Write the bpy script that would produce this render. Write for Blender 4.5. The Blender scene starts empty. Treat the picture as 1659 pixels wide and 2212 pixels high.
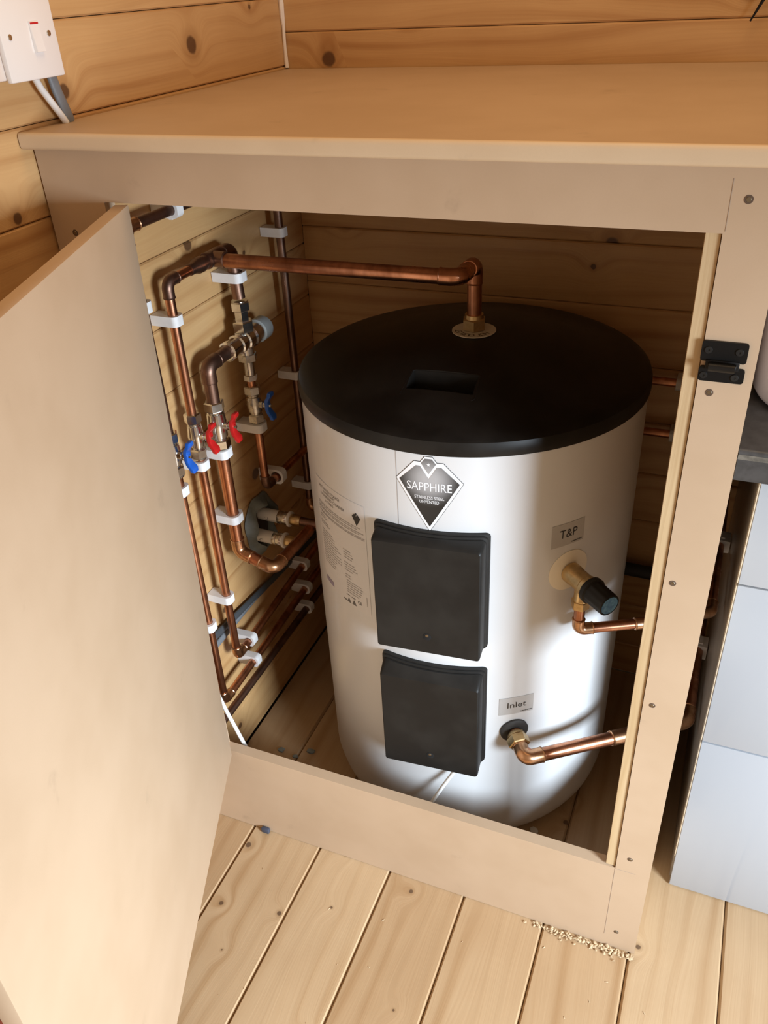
import bpy, bmesh, math, random
from mathutils import Vector, Matrix, Quaternion
random.seed(7)
scene = bpy.context.scene
COL = scene.collection

# ------------------------------------------------------------------ camera
cam_d = bpy.data.cameras.new('camera')
cam = bpy.data.objects.new('camera', cam_d)
COL.objects.link(cam)
cam.location = (0.7861, -0.8171, 1.3489)
cam.rotation_euler = (0.996645, 0.047657, 0.386347)
cam_d.sensor_fit = 'VERTICAL'
cam_d.sensor_height = 24.0
cam_d.lens = 1803.7 / 2212 * 24.0
cam_d.clip_start = 0.02
scene.camera = cam

# ------------------------------------------------------------------ world + window daylight + exposure
world = bpy.data.worlds.new('world')
scene.world = world
world.use_nodes = True
bg = world.node_tree.nodes['Background']
bg.inputs[0].default_value = (1.0, 0.69, 0.42, 1)
bg.inputs[1].default_value = 0.42

def area_light(name, loc, aim, sx, sy, power, color, spread):
    d = bpy.data.lights.new(name, 'AREA')
    d.shape = 'RECTANGLE'
    d.size, d.size_y = sx, sy
    d.energy = power
    d.color = color
    d.spread = math.radians(spread)
    o = bpy.data.objects.new(name, d)
    COL.objects.link(o)
    o.location = loc
    v = Vector(aim) - Vector(loc)
    o.rotation_euler = v.to_track_quat('-Z', 'Y').to_euler()
    return o
area_light('window_daylight', (2.25, -0.92, 0.98), (0.30, -0.25, 0.06), 0.55, 0.55, 28.0, (0.74, 0.87, 1.0), 84)
area_light('added_overhead_fill', (0.75, 0.02, 2.38), (0.75, -0.05, 0.0), 0.8, 0.6, 7.0, (1.0, 0.66, 0.34), 170)  # warm overhead fill added to brighten worktop and walls, its source unseen

vs = scene.view_settings
vs.view_transform = 'Standard'
vs.look = 'None'
vs.gamma = 1.0
vs.use_curve_mapping = False
vs.exposure = 0.0

# ------------------------------------------------------------------ helpers
class MB:
    """collects vertices and faces of one mesh"""
    def __init__(s): s.v = []; s.f = []
    def add(s, vs_, fs):
        b = len(s.v)
        s.v += [tuple(p) for p in vs_]
        s.f += [tuple(i + b for i in f) for f in fs]
        return s
    def box(s, x0, x1, y0, y1, z0, z1, bev=0.0):
        if bev <= 0:
            vs_ = [(x, y, z) for z in (z0, z1) for y in (y0, y1) for x in (x0, x1)]
            return s.add(vs_, [(0, 2, 3, 1), (4, 5, 7, 6), (0, 1, 5, 4), (2, 6, 7, 3), (0, 4, 6, 2), (1, 3, 7, 5)])
        bm = bmesh.new()
        bmesh.ops.create_cube(bm, size=1)
        for v in bm.verts:
            v.co = Vector(((x0 + x1) / 2 + v.co.x * (x1 - x0), (y0 + y1) / 2 + v.co.y * (y1 - y0), (z0 + z1) / 2 + v.co.z * (z1 - z0)))
        bmesh.ops.bevel(bm, geom=bm.edges[:], offset=bev, segments=2, affect='EDGES', profile=0.5)
        s.bm(bm); bm.free()
        return s
    def bm(s, bm):
        bm.verts.ensure_lookup_table(); bm.verts.index_update()
        return s.add([v.co[:] for v in bm.verts], [[v.index for v in f.verts] for f in bm.faces])
    def loops(s, loops, closed=True, cap0=True, cap1=True):
        n = len(loops[0]); vs_ = [p for l in loops for p in l]; fs = []
        for k in range(len(loops) - 1):
            for i in range(n if closed else n - 1):
                j = (i + 1) % n
                fs.append((k * n + i, k * n + j, (k + 1) * n + j, (k + 1) * n + i))
        if cap0: fs.append(tuple(reversed(range(n))))
        if cap1: fs.append(tuple((len(loops) - 1) * n + i for i in range(n)))
        return s.add(vs_, fs)
    def revolve(s, prof, origin, axis, n=24, caps=True, phase=0.0):
        """prof: list of (radius, distance along axis)"""
        a = Vector(axis).normalized()
        u = a.orthogonal().normalized()
        w = a.cross(u)
        o = Vector(origin)
        L = []
        for r, h in prof:
            L.append([o + a * h + (u * math.cos(2 * math.pi * i / n + phase) + w * math.sin(2 * math.pi * i / n + phase)) * max(r, 1e-5) for i in range(n)])
        return s.loops(L, True, caps, caps)
    def tube(s, pts, r, n=16, caps=True):
        P = [Vector(p) for p in pts]
        t = (P[1] - P[0]).normalized()
        u = t.orthogonal().normalized()
        L = []
        for i, p in enumerate(P):
            if i == 0: tn = (P[1] - P[0])
            elif i == len(P) - 1: tn = (P[-1] - P[-2])
            else: tn = (P[i + 1] - p).normalized() + (p - P[i - 1]).normalized()
            tn.normalize()
            q = t.rotation_difference(tn)
            u = (q @ u); u = (u - tn * u.dot(tn)).normalized(); t = tn
            w = tn.cross(u)
            rr = r[i] if isinstance(r, (list, tuple)) else r
            L.append([p + (u * math.cos(2 * math.pi * k / n) + w * math.sin(2 * math.pi * k / n)) * rr for k in range(n)])
        return s.loops(L, True, caps, caps)
    def hexn(s, origin, axis, r, h, ch=0.0012, phase=0.0):
        return s.revolve([(r - ch * 1.6, 0), (r, ch), (r, h - ch), (r - ch * 1.6, h)], origin, axis, 6, True, phase)
    def obj(s, name, mat, parent=None, smooth=True, angle=35, label=None):
        me = bpy.data.meshes.new(name)
        me.from_pydata(s.v, [], s.f)
        me.update()
        bm = bmesh.new(); bm.from_mesh(me)
        bmesh.ops.recalc_face_normals(bm, faces=bm.faces[:])
        bm.to_mesh(me); bm.free()
        if smooth:
            for p in me.polygons: p.use_smooth = True
            me.set_sharp_from_angle(angle=math.radians(angle))
        if mat: me.materials.append(mat)
        o = bpy.data.objects.new(name, me)
        COL.objects.link(o)
        if parent is not None:
            o.parent = parent
            o.matrix_parent_inverse = parent.matrix_world.inverted() if False else Matrix()
        if label: o['label'] = label
        return o

def tag(o, label, cat, group=None, kind=None):
    o['label'] = label; o['category'] = cat
    if group: o['group'] = group
    if kind: o['kind'] = kind
    return o
def thing(name, label, cat, group=None):
    o = bpy.data.objects.new(name, None); COL.objects.link(o)
    o.empty_display_size = 0.05
    return tag(o, label, cat, group)
def struct(o, label=None):
    o['kind'] = 'structure'
    if label: o['label'] = label
    return o
def base_at(o):
    """move an empty to the base of its parts (children keep their places)"""
    lo = None
    for c in o.children:
        if c.type != 'MESH': continue
        for v in c.data.vertices:
            p = c.matrix_basis @ v.co
            if lo is None: lo = [p.x, p.x, p.y, p.y, p.z]
            lo = [min(lo[0], p.x), max(lo[1], p.x), min(lo[2], p.y), max(lo[3], p.y), min(lo[4], p.z)]
    b = Vector(((lo[0] + lo[1]) / 2, (lo[2] + lo[3]) / 2, lo[4]))
    o.location = b
    for c in o.children:
        c.location = c.location - b
    return o

def fillet(pts, rad, seg=8):
    P = [Vector(p) for p in pts]; out = [P[0]]
    for i in range(1, len(P) - 1):
        a, b, c = P[i - 1], P[i], P[i + 1]
        d1 = (a - b).normalized(); d2 = (c - b).normalized()
        ang = d1.angle(d2)
        t = min(rad / math.tan(ang / 2), (a - b).length * .49, (c - b).length * .49)
        s, e = b + d1 * t, b + d2 * t
        r = t * math.tan(ang / 2)
        bis = (d1 + d2).normalized(); cen = b + bis * (r / math.sin(ang / 2))
        v1, v2 = s - cen, e - cen
        tot = v1.angle(v2); ax = v1.cross(v2).normalized()
        for k in range(seg + 1):
            out.append(cen + Quaternion(ax, tot * k / seg) @ v1)
    out.append(P[-1])
    return out

# ------------------------------------------------------------------ materials
def newmat(name):
    m = bpy.data.materials.new(name); m.use_nodes = True
    nt = m.node_tree
    return m, nt, nt.nodes['Principled BSDF']
class N:
    def __init__(s, nt): s.nt = nt
    def n(s, t, **k):
        nd = s.nt.nodes.new(t)
        for a, b in k.items(): setattr(nd, a, b)
        return nd
    def l(s, a, b): s.nt.links.new(a, b)
    def val(s, sock, v):
        if hasattr(v, 'is_output') or isinstance(v, bpy.types.NodeSocket): s.l(v, sock)
        else: sock.default_value = v
    def math(s, op, a, b=0.0, c=0.0, clamp=False):
        nd = s.n('ShaderNodeMath', operation=op); nd.use_clamp = clamp
        s.val(nd.inputs[0], a); s.val(nd.inputs[1], b); s.val(nd.inputs[2], c)
        return nd.outputs[0]
    def comb(s, x, y, z):
        nd = s.n('ShaderNodeCombineXYZ')
        for i, v in enumerate((x, y, z)): s.val(nd.inputs[i], v)
        return nd.outputs[0]
    def noise(s, vec, scale, detail=3, rough=.5, dim='3D'):
        nd = s.n('ShaderNodeTexNoise', noise_dimensions=dim)
        s.l(vec, nd.inputs['Vector']); nd.inputs['Scale'].default_value = scale
        nd.inputs['Detail'].default_value = detail; nd.inputs['Roughness'].default_value = rough
        return nd.outputs[0]
    def ss(s, v, a, b, lo=0.0, hi=1.0):
        nd = s.n('ShaderNodeMapRange', interpolation_type='SMOOTHSTEP')
        s.val(nd.inputs[0], v); s.val(nd.inputs[1], a); s.val(nd.inputs[2], b)
        nd.inputs[3].default_value = lo; nd.inputs[4].default_value = hi
        return nd.outputs[0]
    def mix(s, fac, a, b, blend='MIX'):
        nd = s.n('ShaderNodeMix', data_type='RGBA', blend_type=blend)
        s.val(nd.inputs[0], fac); s.val(nd.inputs[6], a); s.val(nd.inputs[7], b)
        return nd.outputs[2]
def c4(c): return (c[0], c[1], c[2], 1)

def wood(name, light, dark, knot, rough=.45, knots=.42, bandf=95.0, contrast=.8, tint=.10, kscale=6.5):
    m, nt, p = newmat(name); g = N(nt)
    tc = g.n('ShaderNodeTexCoord'); oi = g.n('ShaderNodeObjectInfo')
    sx = g.n('ShaderNodeSeparateXYZ'); g.l(tc.outputs['Object'], sx.inputs[0])
    rnd = oi.outputs['Random']
    X = g.math('ADD', sx.outputs[0], g.math('MULTIPLY', rnd, 37.0))
    Y = g.math('ADD', sx.outputs[1], g.math('MULTIPLY', rnd, 11.0))
    Z = sx.outputs[2]
    iso = g.comb(X, Y, 0.0)
    vo = g.n('ShaderNodeTexVoronoi', voronoi_dimensions='2D'); g.l(iso, vo.inputs['Vector'])
    vo.inputs['Scale'].default_value = kscale; vo.inputs['Randomness'].default_value = 1.0
    d = vo.outputs['Distance']
    sc = g.n('ShaderNodeSeparateColor'); g.l(vo.outputs['Color'], sc.inputs[0])
    pres = g.math('GREATER_THAN', knots, sc.outputs[0])
    size = g.math('MULTIPLY_ADD', g.math('POWER', sc.outputs[1], 2.0), .065, .022)
    dn = g.math('ADD', d, g.math('MULTIPLY_ADD', g.noise(iso, 60, 2), .03, -.015))
    bump = g.math('MULTIPLY', g.math('MULTIPLY', g.math('EXPONENT', g.math('MULTIPLY', g.math('MULTIPLY', d, d), -26.0)), pres), g.math('MULTIPLY_ADD', sc.outputs[1], .045, .012))
    warp = g.noise(g.comb(g.math('MULTIPLY', X, 1.6), g.math('MULTIPLY', Y, 7.0), Z), 1.0, 2)
    fld = g.math('ADD', g.math('ADD', Y, bump), g.math('MULTIPLY', warp, .085))
    band = g.math('MULTIPLY_ADD', g.math('SINE', g.math('MULTIPLY', fld, bandf * 2.6)), .5, .5)
    band = g.math('POWER', band, 2.2)
    amt = g.noise(g.comb(g.math('MULTIPLY', X, 1.2), g.math('MULTIPLY', Y, 14.0), Z), 1.0, 2)
    streak = g.noise(g.comb(g.math('MULTIPLY', X, 6.0), g.math('MULTIPLY', fld, 330.0), 0.0), 1.0, 3)
    f1 = g.math('MULTIPLY', g.math('MULTIPLY', band, g.ss(amt, .32, .72)), contrast, clamp=True)
    f2 = g.math('ADD', f1, g.math('MULTIPLY_ADD', streak, .62, -.24), clamp=True)
    col = g.mix(f2, c4(light), c4(dark))
    # board to board tone and slow blotches
    tone = g.math('MULTIPLY_ADD', rnd, tint * 2, 1 - tint)
    blot = g.math('MULTIPLY_ADD', g.noise(iso, 7.0, 3), .30, .85)
    tv = g.math('MULTIPLY', tone, blot)
    tcx = g.n('ShaderNodeCombineColor')
    for i, e in enumerate((.75, 1.0, 1.25)): g.l(g.math('POWER', tv, e), tcx.inputs[i])
    col = g.mix(1.0, col, tcx.outputs[0], 'MULTIPLY')
    halo = g.math('MULTIPLY', g.ss(dn, g.math('MULTIPLY', size, 2.6), size), g.math('MULTIPLY', pres, .45))
    col = g.mix(halo, col, c4([a * .8 for a in dark]))
    core = g.math('MULTIPLY', g.ss(dn, g.math('MULTIPLY', size, 1.15), g.math('MULTIPLY', size, .75)), pres)
    col = g.mix(g.math('MULTIPLY', core, .9), col, c4(knot))
    g.l(col, p.inputs['Base Color'])
    p.inputs['Roughness'].default_value = rough
    bp = g.n('ShaderNodeBump'); bp.inputs['Strength'].default_value = .12; bp.inputs['Distance'].default_value = .002
    g.l(g.math('ADD', streak, band), bp.inputs['Height']); g.l(bp.outputs[0], p.inputs['Normal'])
    return m

def plain(name, col, rough=.5, metal=0.0, var=0.0, vscale=20.0, coat=0.0, spec=.5, col2=None, stretch=None, rvar=0.0, sss=0.0):
    m, nt, p = newmat(name); g = N(nt)
    p.inputs['Base Color'].default_value = c4(col)
    p.inputs['Roughness'].default_value = rough
    p.inputs['Metallic'].default_value = metal
    p.inputs['Specular IOR Level'].default_value = spec
    p.inputs['Coat Weight'].default_value = coat
    if sss:
        p.inputs['Subsurface Weight'].default_value = sss
        p.inputs['Subsurface Radius'].default_value = (.004, .004, .004)
    if var or col2:
        tc = g.n('ShaderNodeTexCoord')
        vec = tc.outputs['Object']
        if stretch:
            mp = g.n('ShaderNodeMapping'); g.l(vec, mp.inputs[0]); mp.inputs['Scale'].default_value = stretch; vec = mp.outputs[0]
        nz = g.noise(vec, vscale, 4, .6)
        c2 = col2 or [max(0, a * (1 - var)) for a in col]
        g.l(g.mix(g.ss(nz, .35, .7), c4(col), c4(c2)), p.inputs['Base Color'])
        if rvar: g.l(g.math('MULTIPLY_ADD', nz, rvar, rough - rvar / 2), p.inputs['Roughness'])
    return m

M_wall = wood('pine_log_boards', (.575, .345, .150), (.40, .195, .068), (.085, .036, .016), .40, .50, 80, .75, .08)
M_floor = wood('pine_floorboards', (.465, .315, .178), (.355, .21, .098), (.10, .055, .03), .45, .40, 60, .75, .12, 10.0)
M_batten = wood('planed_pine_batten', (.54, .39, .22), (.44, .29, .14), (.28, .15, .07), .55, .35, 110, .6, .04)
def mdf(name, a, b):
    m, nt, p = newmat(name); g = N(nt)
    tc = g.n('ShaderNodeTexCoord'); v = tc.outputs['Object']
    big = g.noise(v, 7, 3, .6); fine = g.noise(v, 600, 2, .7)
    col = g.mix(g.ss(big, .3, .75), c4(a), c4(b))
    mk = g.noise(v, 16, 4, .65)
    col = g.mix(g.ss(mk, .62, .80, 0, .34), col, c4([x * .55 for x in b]))
    col = g.mix(g.math('MULTIPLY', fine, .18), col, c4([x * .70 for x in a]))
    g.l(col, p.inputs['Base Color']); p.inputs['Roughness'].default_value = .55
    return m
M_mdf = mdf('mdf_board', (.525, .378, .250), (.480, .338, .216))
M_mdfedge = mdf('mdf_raw_edge', (.70, .54, .36), (.65, .49, .32))
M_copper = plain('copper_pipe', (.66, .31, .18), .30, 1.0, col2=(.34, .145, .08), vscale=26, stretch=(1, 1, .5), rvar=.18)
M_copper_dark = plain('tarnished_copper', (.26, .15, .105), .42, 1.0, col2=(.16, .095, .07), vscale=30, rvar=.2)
M_solder = plain('soldered_copper_fitting', (.66, .38, .22), .30, 1.0, col2=(.42, .24, .13), vscale=60, rvar=.2)
M_brass = plain('brass', (.68, .50, .26), .34, 1.0, col2=(.52, .36, .17), vscale=70, rvar=.2)
M_chrome = plain('chrome_plate', (.82, .81, .79), .16, 1.0, col2=(.66, .64, .60), vscale=60, rvar=.1)
M_nickel = plain('satin_nickel_plate', (.76, .73, .66), .27, 1.0, col2=(.58, .53, .45), vscale=70, rvar=.15)
M_clip = plain('white_pipe_clip_plastic', (.80, .79, .78), .42, 0, .08, 40, sss=.15)
M_red = plain('red_lever_plastic', (.52, .012, .012), .28, coat=.3)
M_blue = plain('blue_lever_plastic', (.015, .11, .50), .28, coat=.3)
M_white = plain('white_enamel_steel', (.66, .655, .65), .33, 0, .03, 5, spec=.5, coat=.12)
M_blackcap = plain('black_moulded_plastic', (.0060, .0052, .0045), .42, 0, col2=(.017, .0145, .012), vscale=9, rvar=.25, spec=.32)
M_cover = plain('dark_grey_moulded_plastic', (.0095, .0088, .0080), .50, 0, col2=(.016, .0148, .0130), vscale=14, rvar=.15, spec=.32)
M_ink = plain('black_print', (.018, .017, .016), .35)
M_greyink = plain('grey_print', (.13, .12, .115), .5)
M_faint = plain('faint_print', (.40, .375, .37), .5)
M_purple = plain('mauve_print', (.27, .23, .32), .5)
M_sticker = plain('white_label_paper', (.665, .65, .645), .40)
M_silver = plain('silver_sticker', (.46, .44, .42), .42, 0, .05, 30)
M_lettering = plain('white_print', (.85, .85, .86), .4)
M_foam = plain('cream_foam_ring', (.83, .76, .62), .7)
M_cream = plain('cream_card_disc', (.70, .64, .52), .6)
M_rubber = plain('black_rubber', (.03, .028, .026), .6)
M_bluecap = plain('blue_cap_disc', (.02, .13, .32), .4, col2=(.10, .30, .50), vscale=120)
M_flex = plain('white_cable_sheath', (.78, .77, .74), .4)
M_greycable = plain('grey_cable_sheath', (.17, .18, .19), .45, 0, .15, 30)
M_darkcable = plain('dark_grey_cable_sheath', (.06, .065, .07), .45)
M_pex = plain('white_barrier_pipe', (.72, .70, .66), .4)
M_membrane = plain('grey_green_membrane', (.20, .23, .22), .6, 0, .3, 40)
M_hole = plain('black_hole', (.002, .002, .002), .9)
M_void = plain('dark_hole_lining', (.05, .035, .025), .9)
M_switch = plain('white_switch_plastic', (.86, .82, .79), .25, coat=.2)
M_switch2 = plain('pinkish_switch_box', (.80, .70, .63), .35)
M_screw = plain('zinc_screw', (.30, .26, .20), .35, 1.0)
M_screwhole = plain('screw_recess', (.10, .06, .035), .8)
M_gloss = plain('white_gloss_drawer_front', (.44, .475, .52), .16, coat=.35)
M_carc = plain('carcass_board', (.42, .36, .29), .25, 0, .15, 8)
M_edge = plain('beige_edge_strip', (.62, .52, .38), .5)
M_dwork = plain('charcoal_laminate', (.060, .058, .058), .38, 0, .35, 60)
M_dworkedge = plain('worn_charcoal_edge', (.16, .145, .12), .55, 0, .5, 90)
M_bowl = plain('pale_mauve_plastic', (.68, .64, .70), .4)
M_box = plain('pale_grey_card', (.62, .58, .52), .7, 0, .08, 20)
M_reddish = plain('red_print', (.50, .12, .08), .5)
M_caulk = plain('white_sealant', (.82, .74, .66), .6)
M_black = plain('black_metal', (.004, .0038, .0038), .45, spec=.25)
M_shaving = plain('pine_shavings', (.58, .43, .26), .7, 0, .2, 200)
M_debris = plain('blue_grey_scrap', (.22, .25, .24), .8, 0, .2, 80)
M_pencil = plain('pencil_line', (.36, .28, .21), .8)

# ------------------------------------------------------------------ room: floor, left wall, back wall of boards
def board_mesh(name, L, h, t, ch, mat, bump=0.0):
    """length on X, height on Y, face at Z=0 (front), body to -t"""
    prof = [(0.0004, -t), (0.0004, -ch), (ch * .8, -bump), (h / 2, 0.0), (h - ch * .8, -bump), (h - .0004, -ch), (h - .0004, -t)]
    mb = MB(); mb.loops([[(x, y, z) for y, z in prof] for x in (0, L)])
    me = mb.obj(name, mat, None, True, 20)
    return me
def place(o, cols, loc):
    m = Matrix((cols[0], cols[1], cols[2])).transposed().to_4x4(); m.translation = loc
    o.matrix_world = m
ROOM_Y0, BACK_Y, ROOM_X1, ROOM_Z1 = -1.75, 0.645, 2.6, 2.2

floor = struct(MB().box(-.02, ROOM_X1, ROOM_Y0, BACK_Y, -.06, -.0205).obj('floor', M_void), 'pale pine board floor with grooved joints')
bx = [0.0] + [.1185, .2567, .3955, .5335, .6725, .8115, .9510] + [.9510 + .138 * k for k in range(1, 13)]
for i in range(len(bx) - 1):
    x0, x1 = bx[i], min(bx[i + 1], ROOM_X1)
    if x1 - x0 < .02: continue
    o = board_mesh('floorboard', BACK_Y - ROOM_Y0, x1 - x0, .020, .0048, M_floor)
    o.parent = floor
    o.matrix_basis = Matrix.Translation((x1, ROOM_Y0, 0)) @ Matrix(((0, -1, 0, 0), (1, 0, 0, 0), (0, 0, 1, 0), (0, 0, 0, 1)))
wall_left = struct(MB().box(-.09, -.0305, ROOM_Y0, BACK_Y, -.06, ROOM_Z1).obj('wall_left', M_void), 'horizontal pine log wall to the left of the cupboard')
z = 1.321 - .102 * 13
while z < ROOM_Z1 - .03:
    z0, z1 = max(z, 0.0), min(z + .102, ROOM_Z1)
    if z1 - z0 > .02:
        o = board_mesh('log_board', BACK_Y - ROOM_Y0, z1 - z0, .030, .0030, M_wall, .0005)
        o.parent = wall_left
        o.matrix_basis = Matrix.Translation((0, ROOM_Y0, z0)) @ Matrix(((0, 0, 1, 0), (1, 0, 0, 0), (0, 1, 0, 0), (0, 0, 0, 1)))
    z += .102
wall_back = struct(MB().box(-.09, ROOM_X1, BACK_Y + .0305, BACK_Y + .09, -.06, ROOM_Z1).obj('wall_back', M_void), 'horizontal pine log wall behind the cupboard')
z = 1.270 - .108 * 12
while z < ROOM_Z1 - .03:
    z0, z1 = max(z, 0.0), min(z + .108, ROOM_Z1)
    if z1 - z0 > .02:
        o = board_mesh('log_board', ROOM_X1, z1 - z0, .030, .0035, M_wall, .0012)
        o.parent = wall_back
        o.matrix_basis = Matrix.Translation((0, BACK_Y, z0)) @ Matrix(((1, 0, 0, 0), (0, 0, -1, 0), (0, 1, 0, 0), (0, 0, 0, 1)))
    z += .108
# white sealant bead in the corner above the worktop
mb = MB(); pts = []
rr = []
for k in range(60):
    zz = 1.2165 + k * .016
    pts.append((.0035 + random.uniform(-.001, .0012), BACK_Y - .0035 + random.uniform(-.001, .001), zz)); rr.append(random.uniform(.0028, .0045))
mb.tube(pts, rr, 8)
struct(mb.obj('trim_1', M_caulk), 'thin white sealant bead in the wall corner')

# ------------------------------------------------------------------ cupboard of MDF
H_TOP = 1.2146
cup = thing('boiler_cupboard', 'raw MDF cupboard with open door around the white water cylinder', 'cupboard')
# front panel: one sheet with an opening
X0, X1, Z0, Z1 = .0025, .820, .001, 1.1962
OX0, OX1, OZ0, OZ1 = .0880, .7703, .2024, 1.1380
def frame_mesh(y0, y1):
    out = [(X0, Z0), (X1, Z0), (X1, Z1), (X0, Z1)]; inn = [(OX0, OZ0), (OX1, OZ0), (OX1, OZ1), (OX0, OZ1)]
    v = [(x, y, z) for y in (y0, y1) for L in (out, inn) for x, z in L]
    f = []
    for i in range(4):
        j = (i + 1) % 4
        f += [(i, j, 4 + j, 4 + i), (8 + i, 12 + i, 12 + j, 8 + j), (i, 8 + i, 8 + j, j), (4 + i, 4 + j, 12 + j, 12 + i)]
    return MB().add(v, f)
frame_mesh(0, .018).obj('front_panel', M_mdf, cup, False)
# pine batten fixed behind the right-hand edge of the opening (its edge shows inside the opening)
o = board_mesh('batten', .9325, .0150, .040, .0012, M_batten)
o.parent = cup
o.matrix_basis = Matrix.Translation((.7702, .0022, .205)) @ Matrix(((0, -1, 0, 0), (0, 0, -1, 0), (1, 0, 0, 0), (0, 0, 0, 1)))
for za, zb in ((.001, .205), (.545, 1.1955)):   # boards added to darken the inside; pipes and window light pass between them
    MB().box(.8025, .8185, .0185, BACK_Y - .003, za, zb).obj('added_side_panel', M_mdf, cup, False)
# faint pencil setting-out lines on the panel
for bx_ in ((.7698, .7704, .03, .2015), (.7710, .800, .2020, .2026), (.7720, .7726, 1.140, 1.185)):
    MB().box(bx_[0], bx_[1], -.0003, .0001, bx_[2], bx_[3]).obj('pencil_line', M_pencil, cup, False)
# screws: countersunk hole with head
for x, zz in ((.7870, 1.168), (.7828, .9844), (.7802, .7455), (.7816, .5495), (.7886, .2330), (.7877, .0440), (.034, 1.1000)):
    s = MB().revolve([(.0040, 0), (.0038, .0006)], (x, .0002, zz), (0, -1, 0), 14).obj('screw', M_screwhole, cup)
    h = MB()
    h.revolve([(.0024, .0006), (.0020, .0010), (0.0002, .0010)], (x, .0002, zz), (0, -1, 0), 12)
    h.obj('screw_head', M_screw, s)
# black roller catch: two plates with a keeper between
ct = MB()
def rplate(mb, x0, x1, z0, z1, y0, y1, r=.003):
    P = []
    for cx, cz, a0 in ((x1 - r, z0 + r, -90), (x1 - r, z1 - r, 0), (x0 + r, z1 - r, 90), (x0 + r, z0 + r, 180)):
        for k in range(5):
            a = math.radians(a0 + k * 22.5); P.append((cx + r * math.cos(a), cz + r * math.sin(a)))
    mb.loops([[(x, y0, z_) for x, z_ in P], [(x, y1, z_) for x, z_ in P]])
rplate(ct, .7690, .8110, 1.0180, 1.0385, -.0028, -.0001)
rplate(ct, .7695, .8115, .9975, 1.0125, -.0028, -.0001)
catch = ct.obj('door_catch', M_black, cup, True, 40, 'black roller catch')
k = MB(); k.box(.7745, .8055, -.0045, -.0002, 1.0105, 1.0200, .001); k.box(.777, .803, -.011, -.0040, 1.0125, 1.0185, .0015)
k.obj('catch_arm', M_black, catch)
k = MB(); k.revolve([(.0042, 0), (.0042, .024)], (.778, -.0095, 1.0150), (1, 0, 0), 16); k.obj('catch_roller', M_blackcap, catch)
for x, zz in ((.7755, 1.0295), (.8035, 1.0295), (.7745, 1.0035), (.8030, 1.0035)):
    s = MB().revolve([(.0038, 0), (.0034, .0009), (.0012, .0009), (.0010, .0004)], (x, -.0028, zz), (0, -1, 0), 14)
    s.obj('catch_screw', M_cover, catch)
# door, hinged on the left of the opening and swung open
DA = math.radians(21.7)
dd = Vector((math.sin(DA), -math.cos(DA), 0)); dn = Vector((math.cos(DA), math.sin(DA), 0))
dm = MB().box(0, .667, -.0165, 0, OZ0 + .0015, OZ1 - .0005, .0008)
door = dm.obj('door', M_mdf, cup, True, 30, 'open MDF door seen from its inner side')
mt = Matrix(((dd.x, dn.x, 0, .1168), (dd.y, dn.y, 0, -.0065), (0, 0, 1, 0), (0, 0, 0, 1)))
door.matrix_basis = mt @ Matrix.Translation((0, 0, .67)) @ Matrix.Rotation(math.radians(-1.05), 4, 'X') @ Matrix.Translation((0, 0, -.67))
for zz in (.33, 1.00):
    hg = MB(); hg.revolve([(.0042, 0), (.0042, .060)], (-.002, -.0205, zz), (0, 0, 1), 12)
    hg.box(-.001, .030, -.0185, -.0163, zz, zz + .06)
    hg.obj('hinge', M_nickel, door)
# worktop of the cupboard with a rounded nosing
prof = []
yb, yf, zt, zb, r = BACK_Y - .0015, -.0187, H_TOP, H_TOP - .0182, .005
prof = [(yb, zb), (yb, zt)]
for k in range(6):
    a = math.radians(90 + 18 * k); prof.append((yf + r + r * math.cos(a), zt - r + r * math.sin(a)))
for k in range(6):
    a = math.radians(180 + 18 * k); prof.append((yf + r + r * math.cos(a), zb + r + r * math.sin(a)))
wt = MB().loops([[(x, y, z_) for y, z_ in prof] for x in (.0012, .842)]).obj('cupboard_worktop', M_mdf, None, True, 30)
wt.data.materials.append(M_mdfedge)
for p_ in wt.data.polygons:
    if p_.center.y < -.0138: p_.material_index = 1
tag(wt, 'bare MDF worktop with rounded front edge on top of the cupboard', 'worktop')

# ------------------------------------------------------------------ hot water cylinder
TC = Vector((.430, .356)); TR = .269
def cyl(u, z, off=0.0, th0=0.0):
    a = th0 + u / TR
    return (TC.x + (TR + off) * math.sin(a), TC.y - (TR + off) * math.cos(a), z)
tank = thing('hot_water_cylinder', 'white enamelled hot water cylinder with black domed cap inside the cupboard', 'water heater')
prof = [(.02, .003), (.225, .003), (.236, .005), (.248, .012), (.258, .023), (.265, .038), (TR, .058), (TR, .30), (TR, .56), (TR, .814)]
mb = MB()
mb.revolve(prof, (TC.x, TC.y, 0), (0, 0, 1), 128)
mb.obj('shell', M_white, tank, True, 40)
# cap with a lift recess
mb = MB()
cap_prof = [(.2715, .8135), (.2720, .8180), (.2718, .8270), (.2695, .8335), (.2640, .8370), (.2500, .8405), (.2300, .8455), (.2000, .8530), (.1500, .8660), (.1000, .8770), (.0500, .8835), (.0, .8850)]
mb.revolve(cap_prof, (TC.x, TC.y, 0), (0, 0, 1), 128)
capo = mb.obj('cap', M_blackcap, tank, True, 30)
cut = MB()
ca, sa = math.cos(math.radians(2.5)), math.sin(math.radians(2.5))
def lc(u, v, z): return (TC.x + .002 + u * ca - v * sa, TC.y + u * sa + v * ca, z)
top = [lc(-.059, -.184, .90), lc(.050, -.184, .90), lc(.044, -.127, .90), lc(-.056, -.127, .90)]
bot = [lc(-.050, -.168, .846), lc(.042, -.168, .846), lc(.041, -.130, .843), lc(-.052, -.130, .843)]
cut.loops([bot, top])
co = cut.obj('cutter', None, None, False)
md = capo.modifiers.new('b', 'BOOLEAN'); md.operation = 'DIFFERENCE'; md.object = co; md.solver = 'EXACT'
dg = bpy.context.evaluated_depsgraph_get()
me2 = bpy.data.meshes.new_from_object(capo.evaluated_get(dg))
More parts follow.
